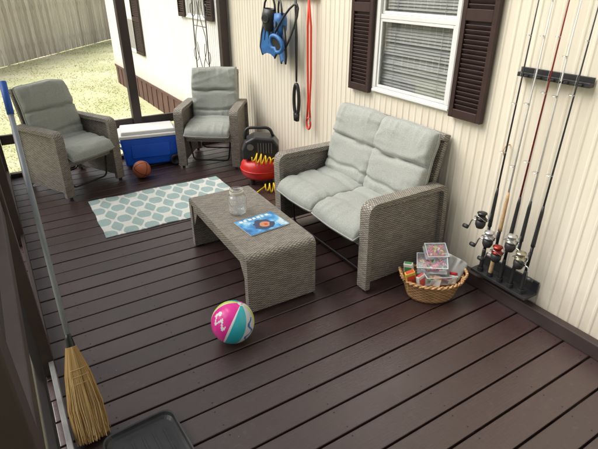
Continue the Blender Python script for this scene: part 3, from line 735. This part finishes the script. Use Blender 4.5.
def rod(k,reelz,length,blank,grip,lab,side=-1,spool=(.3,.3,.3)):
    y=RY+.14-.07*k
    e=thing('fishing_rod',lab,'fishing rod',(2.255,y,.1085+RZ)); e['group']='fishing rods in the wall rack'
    tilt=random.uniform(-.004,.008)/1.15; xt=.029/1.15
    def P(z,off=0): return (xt*z+off,tilt*z,z)
    bm=B(); tube(bm,[P(0),P(.02),P(.13),P(.15)],lambda t:.012-.004*abs(t-.4),12); obj('grip',bm,grip,e,smooth=True)
    bm=B(); tube(bm,[P(.30),P(.32),P(.50),P(.54)],lambda t:.012-.006*t*t,12); obj('fore_grip',bm,grip,e,smooth=True)
    bm=B(); tube(bm,[P(.15),P(.30)],.0085,10); obj('reel_seat',bm,M['blackmetal'],e,smooth=True)
    bm=B(); tube(bm,[P(.53),P(length)],.0056,8,r2=.0018); obj('blank',bm,blank,e,smooth=True)
    for i,z in enumerate([.75,1.05,1.3,1.52,1.7]):
        z+=random.uniform(-.06,.06)
        if z>length: continue
        bm=B(); r=.016-.0025*i; c=Vector(P(z,-.008-r)); tube(bm,[c+Vector((r*math.cos(a*.5236),r*math.sin(a*.5236),0)) for a in range(12)],.0013,5,closed=True)
        tube(bm,[c+Vector((r,0,0)),P(z-.02)],.0012,5)
        obj('guide',bm,M['steel'],e)
    bm=B(); tube(bm,[(-.075,0,reelz-.07),P(.75,-.02),P(1.05,-.018),P(1.5,-.014),P(length-.02,-.004)],.0006,4); obj('line',bm,flat('fishing_line',(.7,.72,.7),.3),e)
    z=reelz-.111; rl=bpy.data.objects.new('reel',None); COL.objects.link(rl); rl.parent=e; rl.location=P(z); rl.scale=(1.15,1.15,1.15)
    bm=B(); tube(bm,[(-.008,0,.03),(-.012,0,0),(-.04,0,-.005),(-.065,0,0)],.006,8); lathe(bm,[(0,-.03),(.018,-.028),(.025,-.012),(.025,.008),(.014,.016),(0,.018)],20,mtx=Matrix.Translation((-.08,0,0))); obj('reel_body',bm,M['black'],rl,smooth=True)
    bm=B(); lathe(bm,[(0,.018),(.024,.018),(.026,.024),(.019,.027),(.018,.046),(.024,.049),(.024,.053),(.012,.058),(0,.058)],24,mtx=Matrix.Translation((-.08,0,0))); obj('spool',bm,mat('spool',spool,.3,.8),rl,smooth=True)
    bm=B(); tube(bm,[(-.08+.03*math.cos(a*.35),.034*math.sin(a*.35),.03+.012*math.cos(a*.7)) for a in range(-4,14)],.0018,6); obj('bail',bm,M['steel'],rl,smooth=True)
    bm=B(); tube(bm,fillet([(-.08,side*.02,0),(-.08,side*.05,0),(-.09,side*.058,-.045)],.015),.0035,8); obj('crank',bm,M['steel'],rl,smooth=True)
    bm=B(); lathe(bm,[(0,-.016),(.010,-.014),(.011,0),(.010,.014),(0,.016)],14,mtx=Matrix.Translation((-.092,side*.074,-.048))@Matrix.Rotation(rad(90),4,'X')); obj('knob',bm,M['black'],rl,smooth=True)
wh=flat('white_blank',(.78,.78,.76),.3); mr=flat('maroon_blank',(.22,.02,.02),.3); gr=flat('graphite_blank',(.05,.05,.055),.3)
rod(0,.46,1.95,gr,M['black'],'black graphite fishing rod with black reel in the wall rack',1,(.05,.05,.05))
rod(1,.37,2.0,wh,M['cork'],'white fishing rod with cork grip and silver reel in rack',1,(.6,.6,.6))
rod(2,.31,2.05,mr,M['black'],'maroon fishing rod with black grip and reel in rack',1,(.4,.05,.04))
rod(3,.41,2.0,wh,M['black'],'white fishing rod with black grip and silver reel in rack',-1,(.55,.55,.5))
rod(4,.34,2.0,gr,M['black'],'black fishing rod with dark grip and steel reel in rack',-1,(.4,.36,.25))
bm=B(); tube(bm,fillet([(2.345,1.56,.93),(2.31,1.56,.93),(2.30,1.565,.90),(2.31,1.555,.87)],.015),.004,8)
obj('wall_hook',bm,M['cork'],None,label='small tan hook screwed to the cream siding',cat='hook')
# ------------------------------------------------------------------ hanging things
bm=B(); box(bm,2.315,2.342,3.46,4.25,1.60,1.66)
for yy in (3.52,3.72,3.92,4.08,4.2): tube(bm,[(2.316,yy,1.63),(2.28,yy,1.62),(2.27,yy,1.645)],.005,8)
obj('hook_rail',bm,M['white'],None,bevel=.003,label='white coat hook rail fixed high on the cream wall',cat='hook rail')
def fin(y,z,rz,rx,lab,x=2.255):
    e=thing('swim_fin',lab,'swim fin',(x,y,z),rz); e['group']='pair of swim fins'; e.rotation_euler=(rx,0,rz); e.scale=(1.25,1.3,1.15)
    bm=B(); prism(bm,[(-.055,.03),(.055,.03),(.082,-.12),(.085,-.18),(.06,-.235),(.02,-.215),(-.02,-.215),(-.06,-.235),(-.085,-.18),(-.082,-.12)],-.006,.006,'x'); obj('blade',bm,M['finblue'],e,bevel=.004)
    bm=B()
    for s in (-1,1): tube(bm,[(0,s*.056,.03),(0,s*.078,-.08),(0,s*.088,-.18),(0,s*.062,-.24)],.012,8,r2=.007)
    tube(bm,[(-.006,0,.02),(-.006,0,-.14)],.009,6,r2=.003); tube(bm,[(-.006,.035,.0),(-.006,.045,-.12)],.006,6,r2=.003); tube(bm,[(-.006,-.035,.0),(-.006,-.045,-.12)],.006,6,r2=.003)
    obj('rib',bm,M['black'],e,smooth=True,split=True)
    bm=B(); lathe(bm,[(0,-.05),(.035,-.04),(.052,.01),(.058,.07),(.050,.12),(.045,.12),(.05,.07),(.04,.02),(0,-.02)],24,sx=.8,mtx=Matrix.Translation((-.01,0,0))); obj('foot_pocket',bm,M['black'] if rz>0 else M['finblue'],e,smooth=True)
    bm=B(); tube(bm,[(-.045,.03*math.cos(a*.6283),.05+.03*math.sin(a*.6283)) for a in range(10)],.010,6,closed=True); obj('pocket_trim',bm,M['black'],e,smooth=True)
    bm=B(); tube(bm,[(-.01,.055*math.cos(a*.45),.11+.10*math.sin(a*.45)) for a in range(8)],.007,8); obj('strap',bm,M['black'],e,smooth=True)
fin(4.12,1.37,.25,.10,'blue and black swim fin hanging from a wall hook'); fin(3.90,1.34,-.3,-.12,'blue and black swim fin hanging beside its twin')
e=thing('diving_mask','blue diving mask with black strap hanging on the wall','diving mask',(2.18,3.84,1.24)); e.rotation_euler=(.5,0,.2); e.scale=(1.2,1.2,1.2)
bm=B(); 
tube(bm,[(-.02,.075*math.cos(a*.3142)*(1 if math.sin(a*.3142)>0 else .9),.05*math.sin(a*.3142)+(.018 if abs(math.cos(a*.3142))<.3 and math.sin(a*.3142)<0 else 0)) for a in range(20)],.015,8,closed=True); obj('mask_frame',bm,M['finblue'],e,smooth=True)
bm=B(); lathe(bm,[(0,0),(1,0),(1,.004),(0,.004)],24,sx=.050,sy=.070,mtx=Matrix.Translation((-.018,0,0))@Matrix.Rotation(rad(-90),4,'Y')); obj('lens',bm,M['black'],e)
bm=B(); tube(bm,[(.05*math.sin(a*.3142),.075*math.cos(a*.3142),.0+.30*math.sin(a*.3142)) for a in range(11)],.008,6); obj('strap',bm,M['black'],e,smooth=True)
e=thing('dog_lead','black dog lead with oval handle hanging on the wall','dog lead',(2.285,3.715,0))
bm=B(); tube(bm,[(0,0,1.62),(0,.012,1.4),(0,.005,1.15),(0,.0,.93)],.008,6); tube(bm,[(0,.02,1.62),(0,-.01,1.3),(0,-.005,1.05),(0,0,.93)],.008,6); obj('strap',bm,M['black'],e,smooth=True,split=True)
bm=B(); tube(bm,[(0,.042*math.cos(a*.2618),.77+.14*math.sin(a*.2618)) for a in range(24)],.016,8,closed=True); prism(bm,[(-.034,.65),(.034,.65),(.026,.58),(-.026,.58)],-.014,.014,'x'); obj('handle',bm,M['black'],e,smooth=True)
e=thing('dog_leash','long red webbing leash looped over a wall hook','leash',(2.29,3.525,0))
bm=B(); tube(bm,[(0,.0,1.63),(0,.02,1.4),(0,.015,1.1),(0,.005,.8),(0,.02,.62)],.009,6); tube(bm,[(-.01,-.005,1.63),(0,-.03,1.4),(0,-.035,1.0),(0,-.02,.75),(0,-.03,.66)],.009,6)
tube(bm,[(0,.03*math.cos(a*.3142)-.005,.60+.05*math.sin(a*.3142)) for a in range(20)],.009,6,closed=True); obj('webbing',bm,M['leash'],e,smooth=True)
bm=B(); tube(bm,[(0,-.03,.66),(0,-.03,.60)],.009,8); obj('clip',bm,M['steel'],e)
e=thing('wire_trellis','curved dark wire garden trellis standing by the house wall','trellis',(2.20,5.72,-.3))
bm=B()
for s in (-1,1):
    tube(bm,fillet([(0,s*.20,0),(0,s*.20,1.7),(0,s*.12,2.1),(0,0,2.2)],.2),.007,6)
    tube(bm,[(0,s*(.09+.075*math.sin(k*.45)),.5+k*.05) for k in range(32)],.005,6)
    for zc in (.75,1.25,1.75):
        tube(bm,[(.0,s*.2-s*.012*k*math.cos(k*.55)*.8,zc+.012*k*math.sin(k*.55)) for k in range(14)],.004,5)
for z in (.4,1.0,1.55,1.9): tube(bm,[(.0,-.198,z),(.0,.198,z)],.005,6)
obj('wire_grid',bm,flat('dark_wire',(.10,.10,.10)),e,smooth=True)
# ------------------------------------------------------------------ light
w=bpy.data.worlds.new('World'); scene.world=w; w.use_nodes=True; nt=w.node_tree
sky=nt.nodes.new('ShaderNodeTexSky'); sky.sky_type='NISHITA'; sky.sun_disc=False
EL,AZ=rad(48),rad(-55)
sky.sun_elevation=EL; sky.sun_rotation=AZ; sky.dust_density=6; sky.air_density=1.8
hs=nt.nodes.new('ShaderNodeHueSaturation'); hs.inputs['Saturation'].default_value=.26
nt.links.new(sky.outputs[0],hs.inputs['Color']); nt.links.new(hs.outputs[0],nt.nodes['Background'].inputs[0]); nt.nodes['Background'].inputs[1].default_value=.15
sl=bpy.data.lights.new('sun','SUN'); sl.energy=3.1; sl.angle=rad(50); sl.color=(1,.97,.92)
so=bpy.data.objects.new('sun',sl); COL.objects.link(so)
sd=Vector((math.sin(AZ)*math.cos(EL),math.cos(AZ)*math.cos(EL),math.sin(EL)))
so.rotation_euler=sd.to_track_quat('Z','Y').to_euler()
scene.view_settings.view_transform='Standard'; scene.view_settings.look='None'; scene.view_settings.exposure=0
# camera
cd=bpy.data.cameras.new('camera'); co=bpy.data.objects.new('camera',cd); COL.objects.link(co)
cd.sensor_width=36; cd.lens=480/598*36; cd.clip_start=.03; cd.clip_end=1500
co.location=(0,0,1.75); co.rotation_euler=(rad(90-27.2),0,rad(-31.9)); scene.camera=co
